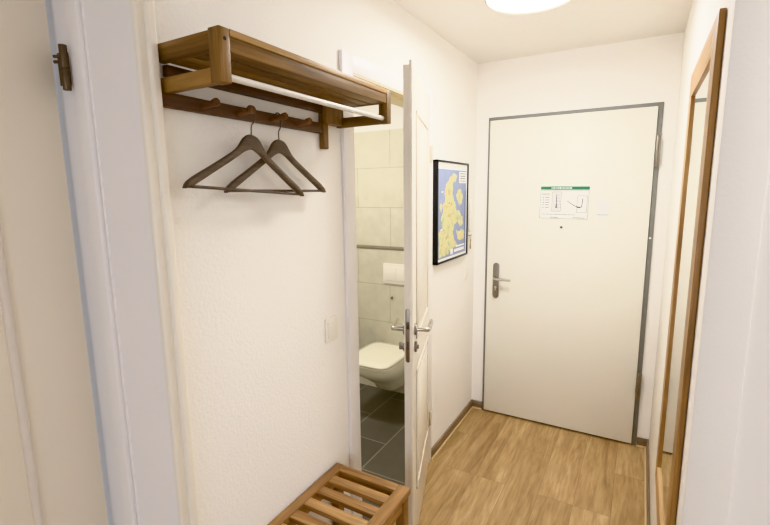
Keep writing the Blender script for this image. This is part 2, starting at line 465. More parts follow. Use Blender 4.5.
for z0, z1 in ((1.772, 1.95), (0.325, 0.51)):
    h = MB().cyl((1.094 + ox, -0.034, z0), (1.094 + ox, -0.034, z1), 0.009, bev=0.002)
    h.box(1.094 + ox, 1.112 + ox, -0.03, -0.011, z0 + 0.02, z1 - 0.02)
    zc = (z0 + z1) / 2
    h.cyl((1.094 + ox, -0.034, zc - 0.002), (1.094 + ox, -0.034, zc + 0.002), 0.0098)
    h.build('hinge', STEEL, d1)
MB().cyl((1.096 + ox, -0.011, 1.35), (1.096 + ox, -0.016, 1.35), 0.006, n=14).build('frame_plug', PLASTIC, d1)

# fire plan and sticker on the door
sg = empty('escape_plan_sign', (0.6, -0.0262, 1.56))
tag(sg, 'landscape escape plan sheet with green header bar stuck on the entrance door', 'sign')
tl = math.radians(-0.8)
def P(u, v, d=0.0):   # u,v in metres from the sheet centre
    return (u * math.cos(tl) - v * math.sin(tl), -0.0012 - d, u * math.sin(tl) + v * math.cos(tl))
def sheet_rect(m, u0, u1, v0, v1, d, mi=0):
    m.face([P(u0, v0, d), P(u1, v0, d), P(u1, v1, d), P(u0, v1, d)], mi)
def sheet_line(m, pts, w, d, mi=0):
    for (a, b) in zip(pts[:-1], pts[1:]):
        dx, dy = b[0] - a[0], b[1] - a[1]; L = math.hypot(dx, dy) or 1
        w_ = w * 1.6; nx, ny = -dy / L * w_ / 2, dx / L * w_ / 2
        m.face([P(a[0] + nx, a[1] + ny, d), P(a[0] - nx, a[1] - ny, d), P(b[0] - nx, b[1] - ny, d), P(b[0] + nx, b[1] + ny, d)], mi)
m = MB()
b_ = bmesh.new(); bmesh.ops.create_cube(b_, size=1)
for v in b_.verts: v.co = Vector((v.co.x * 0.298, v.co.y * 0.001, v.co.z * 0.210))
m._merge(b_, 0, Matrix.Translation((0, -0.0006, 0)) @ Matrix.Rotation(-tl, 4, 'Y'))
sheet = m.build('sheet', PAPER, sg, smooth=0)
m = MB(); sheet_rect(m, -0.147, 0.149, 0.084, 0.105, 0.0002); hb = m.build('header_bar', GREEN, sg, smooth=0)
m = MB()
random.seed(3)
u = -0.080
for wlen in [.007, .006, .008, .006, .007, .008, .014, .006, .007, .006, .008, .007, .006, .009, .007]:
    sheet_rect(m, u, u + wlen - 0.002, 0.0905, 0.0985, 0.0005); u += wlen + 0.001
m.build('header_print', PAPER, hb, smooth=0)
m = MB()
def frame_line(u0, u1, v0, v1, w=0.002): sheet_line(m, [(u0, v0), (u1, v0), (u1, v1), (u0, v1), (u0, v0)], w, 0.0004, 1)
frame_line(-0.146, 0.146, -0.102, 0.080)
frame_line(-0.072, -0.018, -0.055, 0.070); frame_line(0.080, 0.138, -0.060, 0.046)
for k in range(6): sheet_line(m, [(-0.072 + .009 * k, -0.055), (-0.072 + .009 * k, 0.070)], 0.0012, 0.0004, 1)
for k in range(5): sheet_line(m, [(-0.05, -0.03 + .02 * k), (-0.018, -0.03 + .02 * k)], 0.0012, 0.0004, 1)
sheet_rect(m, -0.049, -0.041, -0.036, -0.012, 0.0006, 0); sheet_line(m, [(-0.045, -0.03), (-0.045, 0.055)], 0.003, 0.0005, 0)
sheet_line(m, [(0.02, 0.012), (0.055, -0.012), (0.085, -0.026), (0.108, -0.026), (0.112, 0.03)], 0.003, 0.0005, 0)
sheet_rect(m, 0.080, 0.100, -0.031, -0.022, 0.0006, 0)
for k in range(4):
    sheet_line(m, [(-0.138, 0.060 - .004 * k), (-0.085 - .003 * (k % 2), 0.060 - .004 * k)], 0.0012, 0.0004, 1)
for r in range(5):
    sheet_rect(m, -0.132, -0.122, 0.030 - r * .016, 0.036 - r * .016, 0.0004, 1)
    sheet_line(m, [(-0.116, 0.033 - r * .016), (-0.090, 0.033 - r * .016)], 0.003, 0.0004, 0 if r in (1, 3) else 1)
u = -0.13
for k in range(24):
    wl = random.uniform(.005, .012)
    sheet_rect(m, u, u + wl - .003, -0.078, -0.073, 0.0004, 0 if k % 3 else 1); u += wl
    if u > 0.13: break
for a, b in ((-0.08, -0.03), (0.06, 0.13)): sheet_line(m, [(a, -0.094), (b, -0.094)], 0.003, 0.0004, 1)
m.build('plan_print', [INK, INKL], sheet, smooth=0)

st = MB().box(-0.034, 0.034, -0.001, 0.0, -0.052, 0.052)
st = st.build('sticker', plain('sticker_paper', srgb(226, 224, 222), 0.4), None, (0.829, -0.0262, 1.524), smooth=0)
tag(st, 'small upright white paper sticker right of the escape plan', 'sticker')
m = MB()
m.face([(-0.030, -0.0014, -0.040), (0.030, -0.0014, -0.040), (0.030, -0.0014, -0.036), (-0.030, -0.0014, -0.036)])
m.build('caption_print', INKL, st, smooth=0)

# ---------------------------------------------------------------- bathroom door
d2 = empty('door_2', (0.0, (OY0 + OY1) / 2, 0))
tag(d2, 'white panelled bathroom door standing ajar with white casing, left of the map', 'door', kind='structure')
oy = -(OY0 + OY1) / 2
m = MB()
CW = 0.068
m.box(0.0, 0.016, OY0 - CW, OY0 + 0.006, 0, OZ + CW, bev=0.004)
m.box(0.0, 0.016, OY1 - 0.006, OY1 + CW, 0, OZ + CW, bev=0.004)
m.box(0.0, 0.016, OY0 + 0.004, OY1 - 0.004, OZ - 0.004, OZ + CW, bev=0.004)
for v in m.bm.verts: v.co.y += oy
m.build('casing', CASE, d2)
m = MB()
m.box(-0.11, 0.012, OY0, OY0 + 0.006, 0, OZ, bev=0.002)
m.box(-0.11, 0.012, OY1 - 0.012, OY1, 0, OZ, bev=0.002)
m.box(-0.11, 0.012, OY0, OY1, OZ - 0.012, OZ, bev=0.002)
m.box(-0.11, -0.032, OY0 + 0.005, OY0 + 0.016, 0, OZ - 0.01, bev=0.002)
m.box(-0.11, -0.032, OY0 + 0.01, OY1 - 0.01, OZ - 0.026, OZ - 0.010, bev=0.002)
for v in m.bm.verts: v.co.y += oy
m.build('lining', plain('ivory_lining_paint', srgb(226, 214, 184), 0.4), d2)
# leaf in local axes: u along -Y from hinge, hall face at +x
hx, hy = 0.018, -0.838
lf = empty('door_leaf', (hx, hy + oy, 0), 0.0)
lf.parent = d2
lf.rotation_euler = (0, 0, math.radians(18.7))
LW, LZ = 0.718, 2.142
bpy.data.objects.remove(lf)
rot = Matrix.Translation((hx, hy + oy, 0)) @ Matrix.Rotation(math.radians(18.7), 4, 'Z')
def leafpart(m, name, mats, parent, smooth=35):
    bmesh.ops.transform(m.bm, matrix=rot, verts=m.bm.verts)
    return m.build(name, mats, parent, smooth=smooth)
m = MB()
m.box(-0.0385, -0.012, -LW + 0.013, 0.0, 0.008, LZ - 0.014, bev=0.0015)     # body
m.box(-0.014, 0.0, -LW, 0.002, 0.006, LZ, bev=0.004)                        # rebate lip
leaf2 = leafpart(m, 'door_leaf', PAINT, d2)
def panel(m, y0, y1, z0, z1, xf, sgn):
    # raised moulding round a sunk field
    w = 0.018; d = 0.0065
    for (a0, a1, b0, b1) in ((y0, y1, z0, z0 + w), (y0, y1, z1 - w, z1), (y0, y0 + w, z0, z1), (y1 - w, y1, z0, z1)):
        m.box(min(xf, xf + sgn * d), max(xf, xf + sgn * d), a0, a1, b0, b1, bev=0.004)
    m.box(min(xf, xf + sgn * 0.004), max(xf, xf + sgn * 0.004), y0 + .05, y1 - .05, z0 + .05, z1 - .05, bev=0.0035)
m = MB()
panel(m, -0.612, -0.10, 1.0, 1.975, 0.0, 1); panel(m, -0.612, -0.10, 0.27, 0.855, 0.0, 1)
panel(m, -0.612, -0.10, 1.0, 1.975, -0.0385, -1); panel(m, -0.612, -0.10, 0.27, 0.855, -0.0385, -1)
leafpart(m, 'panel_moulding', PAINT, leaf2)
m = MB().prism(rrect(-0.023, 1.045, 0.020, 0.235, 0.0095), 'y', -LW + 0.0115, -LW + 0.014, bev=0.0004)
lk = leafpart(m, 'lock_faceplate', STEEL, leaf2)
m = MB().box(-0.0285, -0.0165, -LW + 0.004, -LW + 0.0125, 1.075, 1.105, bev=0.002).box(-0.027, -0.019, -LW + 0.0105, -LW + 0.0125, 0.985, 1.02)
leafpart(m, 'latch', STEEL_DARK, leaf2)
for sgn, xf in ((1, 0.0), (-1, -0.0385)):
    yy, zz = -0.656, 1.06
    m = MB().cyl((xf, yy, zz), (xf + sgn * 0.010, yy, zz), 0.025, bev=0.002)
    r_ = leafpart(m, 'handle_rose', STEEL, leaf2)
    m = MB().tube([(xf + sgn * 0.008, yy, zz), (xf + sgn * 0.050, yy, zz), (xf + sgn * 0.058, yy + 0.004, zz), (xf + sgn * 0.060, yy + 0.014, zz), (xf + sgn * 0.060, yy + 0.130, zz)], 0.0098, 14)
    leafpart(m, 'lever', CHROME, leaf2)
    m = MB().cyl((xf, yy, zz - 0.078), (xf + sgn * 0.010, yy, zz - 0.078), 0.023, bev=0.002)
    if sgn > 0: m.cyl((xf + 0.008, yy, zz - 0.078), (xf + 0.018, yy, zz - 0.078), 0.009)
    else: m.box(xf - 0.030, xf - 0.008, yy - 0.004, yy + 0.004, zz - 0.094, zz - 0.062, bev=0.002)
    leafpart(m, 'thumb_turn', STEEL, leaf2)
for z0 in (0.25, 1.80):
    m = MB().cyl((hx + 0.004, hy + oy + 0.012, z0), (hx + 0.004, hy + oy + 0.012, z0 + 0.09), 0.0075, bev=0.002)
    m.build('hinge', plain('pale_hinge_paint', srgb(200, 190, 172), 0.4), d2)

# ---------------------------------------------------------------- cream door in the recess, near left
d3 = empty('door_3', (-0.34, -2.93, 0))
tag(d3, 'cream panelled door set deep in the left wall, nearest the viewer', 'door', kind='structure')
L3 = Matrix.Translation((0.34, 2.93, 0))
def d3part(m, name, mats, parent=d3, smooth=35):
    bmesh.ops.transform(m.bm, matrix=L3, verts=m.bm.verts)
    return m.build(name, mats, parent, smooth=smooth)
m = MB().box(-0.375, -0.335, -3.36, -2.478, 0.006, 2.30, bev=0.004)
leaf3 = d3part(m, 'door_leaf', CREAM)
m = MB()
for (z0, z1) in ((0.28, 1.66), (1.79, 2.18)):
    m.cyl((-0.334, -2.653, z0), (-0.334, -2.653, z1), 0.011)
    m.cyl((-0.334, -3.20, z0), (-0.334, -3.20, z1), 0.011)
    m.cyl((-0.334, -2.653, z0), (-0.334, -3.20, z0), 0.011)
    m.cyl((-0.334, -2.653, z1), (-0.334, -3.20, z1), 0.011)
d3part(m, 'panel_moulding', plain('pale_moulding_paint', srgb(228, 220, 210), 0.45), leaf3)
m = MB()   # frame strip and rounded bead on the reveal, far side and near side
for s, y0 in ((1, -2.455), (-1, -3.42)):
    m.box(-0.40, -0.26, min(y0, y0 - s * 0.003), max(y0, y0 - s * 0.003), 0, 2.34)
    m.box(-0.264, -0.206, min(y0, y0 - s * 0.018), max(y0, y0 - s * 0.018), 0, 2.34, bev=0.008, seg=4)
    m.cyl((-0.203, y0 - s * 0.002, 0), (-0.203, y0 - s * 0.002, 2.34), 0.005, n=12)
m.box(-0.40, -0.21, -3.42, -2.455, 2.305, 2.34)
d3part(m, 'door_frame', CASE)
m = MB()
m.box(-0.20, 0.0, -2.459, -2.4545, 0, 2.338)
d3part(m, 'lining', CASE)
m = MB()
m.box(0.0, 0.018, -2.466, -2.440, 0, 2.385, bev=0.005, seg=3)
m.box(0.0, 0.030, -2.444, -2.421, 0, 2.385, bev=0.006, seg=4)
m.box(0.0, 0.028, -3.445, -3.40, 0, 2.385, bev=0.007, seg=4)
m.box(0.0, 0.028, -3.42, -2.45, 2.335, 2.385, bev=0.007, seg=4)
d3part(m, 'casing', PAINT)
m = MB().cyl((-0.268, -2.484, 1.915), (-0.268, -2.484, 1.968), 0.0095, bev=0.001)
m.cyl((-0.268, -2.484, 1.970), (-0.268, -2.484, 2.026), 0.0095, bev=0.001)
m.cyl((-0.268, -2.484, 1.918), (-0.268, -2.484, 2.02), 0.0075)
m.box(-0.30, -0.268, -2.484, -2.472, 1.93, 2.01)
for z in (1.985, 1.998): m.cyl((-0.268, -2.484, z), (-0.29, -2.497, z), 0.004, n=10)
d3part(m, 'hinge', STEEL_DARK)

# ---------------------------------------------------------------- window behind the viewer
wn = empty('window_1', (1.5, -5.65, 0.5))
tag(wn, 'white framed window in the wall behind the viewer', 'window', kind='structure')
m = MB()
for (x0, x1, z0, z1) in ((-1.0, -0.93, 0, 1.85), (0.93, 1.0, 0, 1.85), (-0.035, 0.035, 0, 1.85), (-1.0, 1.0, 0, 0.07), (-1.0, 1.0, 1.78, 1.85)):
    m.box(x0, x1, -0.03, 0.03, z0, z1, bev=0.004)
m.build('window_frame', CASE, wn)

# ---------------------------------------------------------------- coat rack
rk = empty('coat_rack', (0.0, -2.04, 1.88))
tag(rk, 'oiled wooden hat and coat rack with slatted shelf and white rail on left wall', 'coat rack')
def rkbox(m, x0, x1, y0, y1, z0, z1, bev=0.003, mi=0): m.box(x0, x1, y0 + 2.04, y1 + 2.04, z0 - 1.88, z1 - 1.88, mi, bev); return m
RY0, RY1, RX = -2.418, -1.656, 0.231
ZB, ZT = 1.888, 2.000
for (ya, yb, s) in ((RY0, RY0 + 0.030, 1), (RY1 - 0.030, RY1, -1)):
    p_ = rkbox(MB(), RX - 0.036, RX, ya, yb, ZB, ZT + 0.004).build('front_post', WZ, rk)
    yc = (ya + yb) / 2
    if s > 0:
        MB().cyl((RX - 0.001, yc + 2.04, 1.980 - 1.88), (RX + 0.0006, yc + 2.04, 1.980 - 1.88), 0.0042, n=18).build('screw_hole', BLACK, p_)
    rkbox(MB(), 0.002, RX - 0.034, ya + 0.005, yb - 0.003, 1.960, ZT + 0.002).build('upper_side_rail', WX, rk)
    rkbox(MB(), 0.002, RX - 0.034, ya + 0.006, yb - 0.003, ZB + 0.001, ZB + 0.036).build('lower_side_rail', WX, rk)
rkbox(MB(), RX - 0.024, RX - 0.002, RY0 + 0.028, RY1 - 0.028, 1.956, ZT + 0.002).build('front_rail', WY, rk)
rkbox(MB(), RX - 0.004, RX + 0.001, RY0 + 0.030, RY1 - 0.0302, 1.988, ZT + 0.0035, 0.001).build('front_rail_lip', wood('pale_timber_along', 'y', srgb(132, 102, 62), srgb(170, 134, 86), srgb(196, 162, 112), seed=2.9), rk)
for xc in (0.041, 0.088, 0.135, 0.182):
    rkbox(MB(), xc - 0.021, xc + 0.021, RY0 + 0.025, RY1 - 0.025, 1.961, 1.976).build('shelf_slat', WY, rk)
rkbox(MB(), 0.001, 0.020, RY0 + 0.02, RY1 - 0.02, 1.930, 1.958).build('back_rail', WPEG, rk)
# back posts with the bracket tails below
for (ya, yb) in ((-1.786, -1.754),):
    m = rkbox(MB(), 0.0, 0.040, ya, RY1 - 0.028, 1.893, 2.003)
    m.build('back_post', WZ, rk)
    m = MB().box(0.0, 0.022, ya + 2.04, yb + 2.04, 1.803 - 1.88, 1.896 - 1.88, 0, 0.005, 3)
    m.build('bracket_tail', WZ, rk)
rkbox(MB(), 0.002, 0.020, RY0 + 0.002, -1.7855, 1.857, 1.893).build('peg_board', WPEG, rk)
PEGY = (-2.300, -2.176, -2.042, -1.925)
for py in PEGY:
    y = py + 2.04
    MB().tube([(0.018, y, 1.873 - 1.88), (0.030, y, 1.8745 - 1.88), (0.052, y, 1.877 - 1.88), (0.066, y, 1.879 - 1.88), (0.074, y, 1.880 - 1.88), (0.077, y, 1.8805 - 1.88)],
              [0.0085, 0.0075, 0.0078, 0.0105, 0.0105, 0.007], 16).build('peg', WPEGX, rk)
MB().cyl((RX - 0.020, RY0 + 0.027 + 2.04, 1.9065 - 1.88), (RX - 0.020, RY1 - 0.027 + 2.04, 1.9065 - 1.88), 0.0082, n=20).build('hanging_rail', ROD, rk)

# ---------------------------------------------------------------- clothes hangers
def hanger_outline():
    """half profile of a wooden suit hanger in (s, z); s sideways, z from the neck top"""
    top = [(0.0, 0.0), (0.012, -0.001), (0.024, -0.006), (0.034, -0.016), (0.043, -0.030), (0.052, -0.041), (0.066, -0.053), (0.100, -0.074),
           (0.140, -0.098), (0.180, -0.121), (0.205, -0.136), (0.217, -0.146), (0.222, -0.154), (0.224, -0.162)]
    bot = [(0.212, -0.164), (0.198, -0.155), (0.180, -0.144), (0.140, -0.120), (0.100, -0.096), (0.070, -0.078), (0.045, -0.062), (0.025, -0.050), (0.010, -0.044), (0.0, -0.042)]
    return top, bot
def make_hanger(name):
    root = empty(name)
    top, bot = hanger_outline()
    # body as a loft of vertical sections, slightly bowed forward like a suit hanger
    def interp(pts, s):
        for (a, b) in zip(pts[:-1], pts[1:]):
            if (a[0] <= s <= b[0]) and b[0] > a[0]:
                t = (s - a[0]) / (b[0] - a[0]); return a[1] + t * (b[1] - a[1])
        return pts[-1][1] if s >= pts[-1][0] else pts[0][1]
    bt = sorted(bot)
    rings = []
    ss = [-0.2235, -0.221, -0.217, -0.21, -0.2] + [-0.19 + 0.01 * k for k in range(39)] + [0.2, 0.21, 0.217, 0.221, 0.2235]
    for s in ss:
        a = abs(s)
        zt = interp(top, a); zb = interp(bt, min(a, 0.2119)) if a <= 0.212 else -0.164 + (a - 0.212) * 0.3
        if zt - zb < 0.004: zb = zt - 0.004
        th = 0.0065 + 0.003 * min(1, a / 0.2)
        bow = 0.0
        c = (zt + zb) / 2; hh = (zt - zb) / 2
        ring = []
        for k in range(12):
            an = 2 * PI * k / 12
            ca, sa = math.cos(an), math.sin(an)
            ring.append((bow + th * math.copysign(abs(ca) ** 0.6, ca), s, c + hh * math.copysign(abs(sa) ** 0.6, sa)))
        rings.append(ring)
    body = MB().loft(rings).build('hanger_body', HANGER, root, smooth=50)
    MB().tube([(0, -0.206, -0.158), (0, 0.0, -0.158), (0, 0.206, -0.158)], 0.0042, 10).build('trouser_bar', HANGER, root)
    pts = [(0, 0, -0.006), (0, 0, 0.018), (0, 0.0015, 0.026), (0, 0.008, 0.035), (0, 0.0125, 0.042), (0, 0.014, 0.052), (0, 0.014, 0.066)]
    pts += [(0, 0.014 * math.cos(a), 0.066 + 0.014 * math.sin(a)) for a in [PI * k / 10 for k in range(1, 11)]]
    pts += [(0, -0.0135, 0.060)]
    MB().tube(pts, 0.0019, 10).build('hook', STEEL_DARK, root)
    return root
hg = make_hanger('clothes_hanger')
def copy_tree(o):
    c = o.copy(); COL.objects.link(c)
    for ch in list(o.children):
        d = ch.copy(); COL.objects.link(d); d.parent = c
    return c
hg2 = copy_tree(hg)
for h_, py, tilt, yaw, lab in ((hg, PEGY[1], 3.4, 0.0, 'brown wooden clothes hanger in front, hanging left, overlapping the other'),
                          (hg2, PEGY[2], 0.3, 1.5, 'brown wooden clothes hanger hanging behind, nearer the bathroom door')):
    h_.location = (0.062 if h_ is hg else 0.042, py - 0.001, 1.811)
    h_.rotation_euler = (math.radians(-tilt), 0, math.radians(yaw) * -1)
    h_.scale = (1, 0.985, 1) if h_ is hg else (1, 0.96, 1)
    tag(h_, lab, 'clothes hanger', 'wooden hangers on the coat rack pegs')

# ---------------------------------------------------------------- slatted bench
BYF, BXF, BH = -1.745, 0.350, 0.53
bn = empty('slatted_bench', (0.19, -2.10, 0))
tag(bn, 'slatted oiled wooden hall bench against the left wall under the coat rack', 'bench')
def bb(m, x0, x1, y0, y1, z0, z1, bev=0.003): m.box(x0 - 0.19, x1 - 0.19, y0 + 2.10, y1 + 2.10, z0, z1, 0, bev); return m
BYN = -2.415
bx0 = 0.005
RW = 0.052
bb(MB(), bx0, bx0 + 0.040, BYN, BYF, BH - 0.024, BH).build('side_rail', BY, bn)
bb(MB(), BXF - 0.050, BXF, BYN, BYF, BH - 0.024, BH + 0.0005).build('side_rail', BY, bn)
bb(MB(), bx0 + 0.039, BXF - 0.049, BYF - 0.040, BYF, BH - 0.024, BH - 0.0005).build('end_rail', BX, bn)
bb(MB(), bx0 + 0.039, BXF - 0.049, BYN, BYN + 0.040, BH - 0.024, BH - 0.0005).build('end_rail', BX, bn)
pitch = 0.0745
y = BYF - 0.040 - 0.030
k = 0
while y - 0.044 > BYN + 0.05:
    mat_ = BX if k % 2 else wood('bench_slat_timber', 'x', srgb(126, 93, 62), srgb(172, 133, 88), srgb(208, 171, 122), seed=11.0 + k)
    bb(MB(), bx0 + 0.030, BXF - 0.040, y - 0.044, y, BH - 0.022, BH - 0.004).build('seat_slat', mat_, bn)
    y -= pitch; k += 1
for (x0, x1) in ((bx0 + 0.002, bx0 + 0.036), (BXF - 0.042, BXF - 0.006)):
    for (y0, y1) in ((BYF - 0.046, BYF - 0.006), (BYN + 0.006, BYN + 0.046)):
        bb(MB(), x0, x1, y0, y1, 0, BH - 0.023).build('leg', BZ, bn)
for (x0, x1) in ((bx0 + 0.006, bx0 + 0.026), (BXF - 0.032, BXF - 0.012)):
    bb(MB(), x0, x1, BYN + 0.045, BYF - 0.045, BH - 0.075, BH - 0.026).build('apron', BY, bn)
    bb(MB(), x0, x1, BYN + 0.045, BYF - 0.045, 0.13, 0.165).build('lower_rail', BY, bn)
for (y0, y1) in ((BYF - 0.038, BYF - 0.016), (BYN + 0.016, BYN + 0.038)):
    bb(MB(), bx0 + 0.035, BXF - 0.041, y0, y1, BH - 0.065, BH - 0.026).build('end_apron', BX, bn)
for kk in range(4):
    xx = bx0 + 0.040 + kk * 0.074
    bb(MB(), xx, xx + 0.040, BYN + 0.018, BYF - 0.018, 0.165, 0.180).build('lower_shelf_slat', BY, bn)

# ---------------------------------------------------------------- framed map
pc = empty('framed_map', (0.0, -0.497, 1.52))
tag(pc, 'black framed map print of yellow land and blue sea on the left wall', 'picture')
PWd, PHt, T = 0.518, 0.602, 0.032
m = MB(); fw = 0.011
m.box(0.001, T, -PWd / 2, -PWd / 2 + fw, -PHt / 2, PHt / 2, bev=0.001)
m.box(0.001, T, PWd / 2 - fw, PWd / 2, -PHt / 2, PHt / 2, bev=0.001)
m.box(0.001, T, -PWd / 2, PWd / 2, PHt / 2 - fw, PHt / 2, bev=0.001)
m.box(0.001, T, -PWd / 2, PWd / 2, -PHt / 2, -PHt / 2 + fw, bev=0.001)
m.build('picture_frame', BLACK, pc)
m = MB()
iw, ih = PWd - 2 * fw, PHt - 2 * fw
x0 = 0.024
def Q(u, v, d=0.0): return (x0 + d, -iw / 2 + u * iw, -ih / 2 + v * ih)
def mrect(u0, u1, v0, v1, d, mi): m.face([Q(u0, v0, d), Q(u1, v0, d), Q(u1, v1, d), Q(u0, v1, d)], mi)
m.box(0.004, x0, -iw / 2, iw / 2, -ih / 2, ih / 2, 0)
mrect(0.03, 0.965, 0.025, 0.935, 0.0004, 1)
random.seed(11)
def ragged(poly, n=4, amp=0.012):
    out = []
    for (a, b) in zip(poly, poly[1:] + poly[:1]):
        for i in range(n):
            t = i / n
            out.append((a[0] + (b[0] - a[0]) * t + random.uniform(-amp, amp), a[1] + (b[1] - a[1]) * t + random.uniform(-amp, amp) * 0.8))
    return [(min(0.96, max(0.035, u)), min(0.93, max(0.03, v))) for u, v in out]
lands = [
    [(.40, .86), (.52, .90), (.62, .88), (.58, .82), (.48, .79), (.47, .70), (.50, .63), (.58, .58), (.60, .52), (.72, .50), (.84, .42), (.86, .34), (.74, .33),
     (.66, .38), (.56, .36), (.50, .28), (.54, .20), (.66, .13), (.44, .10), (.30, .14), (.20, .06), (.06, .05), (.05, .22), (.16, .28), (.14, .36), (.10, .44), (.18, .50),
     (.16, .57), (.24, .62), (.22, .70), (.28, .80)],
    [(.58, .66), (.66, .73), (.78, .73), (.84, .66), (.80, .58), (.72, .55), (.66, .60)],
    [(.60, .30), (.70, .27), (.80, .30), (.90, .26), (.90, .18), (.78, .16), (.66, .20)],
    [(.05, .05), (.05, .30), (.10, .33), (.22, .30), (.40, .30), (.50, .22), (.46, .08), (.30, .05)],
    [(.07, .56), (.12, .62), (.15, .57), (.11, .50)],
]
for li, L in enumerate(lands): m.face([Q(u, v, 0.0007 + 0.00012 * li) for u, v in ragged(L)], 2)
for (cu, cv, ru, rv) in ((.36, .46, .05, .015), (.44, .58, .03, .02), (.30, .24, .05, .012), (.36, .70, .03, .03)):
    m.face([Q(cu + ru * math.cos(a), cv + rv * math.sin(a), 0.0014) for a in [2 * PI * k / 10 for k in range(10)]], 5)
mrect(0.70, 0.95, 0.80, 0.92, 0.0014, 0)
for r in range(4): mrect(0.73, 0.92, 0.818 + r * .026, 0.826 + r * .026, 0.0018, 4)
mrect(0.915, 0.935, 0.10, 0.72, 0.0012, 3)
mrect(0.55, 0.90, 0.055, 0.085, 0.0014, 0); mrect(0.60, 0.92, 0.105, 0.12, 0.0014, 0)
mrect(0.42, 0.50, 0.04, 0.10, 0.0014, 0)
for (u, v) in ((.10, .32), (.12, .70), (.70, .25)): mrect(u, u + .05, v, v + .012, 0.0014, 0)
for k in range(40):
    u, v = random.uniform(.08, .62), random.uniform(.08, .6)
    mrect(u, u + random.uniform(.008, .03), v, v + .005, 0.0020, 4)
mp_ = m.build('map_print', [PAPER, SEA, LAND, SEADEEP, INK, plain('printed_orange', srgb(206, 176, 110), 0.4)], pc, smooth=0)


# ---------------------------------------------------------------- intercom, key, switches
ic = empty('intercom_phone', (0.0, -0.155, 1.47))
tag(ic, 'slim white intercom handset on the left wall beside the map', 'intercom')
MB().box(0.0, 0.018, -0.045, 0.045, -0.11, 0.12, bev=0.004).build('base_plate', PLASTIC, ic)
MB().box(0.018, 0.040, -0.040, -0.004, -0.105, 0.115, bev=0.008, seg=3).build('handset', PLASTIC, ic)
MB().box(0.018, 0.0205, 0.010, 0.034, -0.06, -0.036, bev=0.001).build('call_button', INKL, ic)
ky = empty('hanging_keys', (0.0, -0.135, 1.335))
tag(ky, 'small brass keys hanging from a hook under the intercom handset', 'keys')
MB().tube([(0.0, 0, 0), (0.014, 0, 0), (0.020, 0, 0.004), (0.021, 0, 0.010)], 0.0022, 8).build('wall_hook', STEEL, ky)
MB().tube([(0.016 + 0.0 * k, 0.013 * math.sin(2 * PI * k / 20), -0.012 + 0.013 * math.cos(2 * PI * k / 20)) for k in range(21)], 0.0013, 8).build('key_ring', STEEL, ky)
for dx, a in ((0.0, 0.12), (0.004, -0.22)):
    m = MB().prism([(0.011 * math.cos(2 * PI * k / 16), -0.034 + 0.011 * math.sin(2 * PI * k / 16)) for k in range(16)], 'x', 0.014 + dx, 0.0165 + dx)
    m.prism([(-0.004, -0.043), (0.004, -0.043), (0.004, -0.090), (0.0, -0.095), (-0.004, -0.090), (-0.007, -0.083), (-0.004, -0.076), (-0.008, -0.068), (-0.004, -0.062)], 'x', 0.014 + dx, 0.0165 + dx)
    bmesh.ops.transform(m.bm, matrix=Matrix.Rotation(a, 4, 'X'), verts=m.bm.verts)
    m.build('key', BRASS, ky)

def wall_switch(name, y, z, w, h, label):
    s = empty(name, (0.0, y, z)); tag(s, label, 'light switch')
    m = MB().prism(rrect(0, 0, w, h, 0.006), 'x', 0.0, 0.006, bev=0.002)
    m.build('switch_frame', PLASTIC, s)
    m = MB().box(0.004, 0.009, -w * 0.34, w * 0.34, -h * 0.34, h * 0.34, bev=0.002)
    rk_ = m.build('rocker', PLASTIC, s)
    return s
wall_switch('light_switch', -1.752, 1.110, 0.078, 0.098, 'white rocker light switch on the wall left of the bathroom door')
wall_switch('light_switch', -0.19, 1.07, 0.07, 0.08, 'small white switch low on the wall below the hanging keys')

# ---------------------------------------------------------------- mirror
MYN, MYF, MZB, MZT = -1.812, -1.10, 0.470, 2.046
mr_ = empty('wall_mirror', (W, (MYN + MYF) / 2, (MZB + MZT) / 2))
tag(mr_, 'tall narrow wood framed mirror hung on the right wall', 'mirror')
cy_, cz_ = (MYN + MYF) / 2, (MZB + MZT) / 2
SW = 0.09
def mbx(m, y0, y1, z0, z1, x0=-0.020, x1=-0.002, bev=0.0015): m.box(x0, x1, y0 - cy_, y1 - cy_, z0 - cz_, z1 - cz_, 0, bev, 3); return m
XF = -0.0155
mbx(MB(), MYN, MYN + SW, MZB, MZT, XF).build('frame_stile', MZ, mr_)
mbx(MB(), MYF - SW, MYF, MZB, MZT, XF).build('frame_stile', MZ, mr_)
mbx(MB(), MYN + SW - .0005, MYF - SW + .0005, MZT - 0.085, MZT, XF).build('frame_rail', MY, mr_)
mbx(MB(), MYN + SW - .0005, MYF - SW + .0005, MZB, MZB + 0.085, XF).build('frame_rail', MY, mr_)
mbx(MB(), MYN + SW - .004, MYF - SW + .004, MZB + 0.075, MZT - 0.075, -0.0088, -0.004, 0).build('mirror_glass', MIRROR, mr_, smooth=0)
mbx(MB(), MYN + .02, MYF - .02, MZB + 0.02, MZT - 0.02, -0.004, 0.0, 0).build('backing_board', GAP, mr_, smooth=0)

# ---------------------------------------------------------------- ceiling lamp
LX, LY, LR = 0.585, -1.085, 0.19
lp = empty('ceiling_lamp', (LX, LY, H))
tag(lp, 'round glowing white ceiling lamp with a thin pale rim over the hall', 'ceiling lamp')
n = 64
def ringpts(r, z): return [(r * math.cos(2 * PI * k / n), r * math.sin(2 * PI * k / n), z) for k in range(n)]
MB().loft([ringpts(LR - 0.012, 0.0), ringpts(LR, -0.004), ringpts(LR, -0.058), ringpts(LR - 0.003, -0.062), ringpts(LR - 0.009, -0.063), ringpts(LR - 0.010, -0.05)], cap1=False).build('lamp_ring', RING, lp)
MB().loft([ringpts(LR - 0.0102, -0.052), ringpts(LR - 0.012, -0.058), ringpts(LR - 0.03, -0.0605), ringpts(LR * 0.4, -0.062)]).build('diffuser', GLOW, lp)

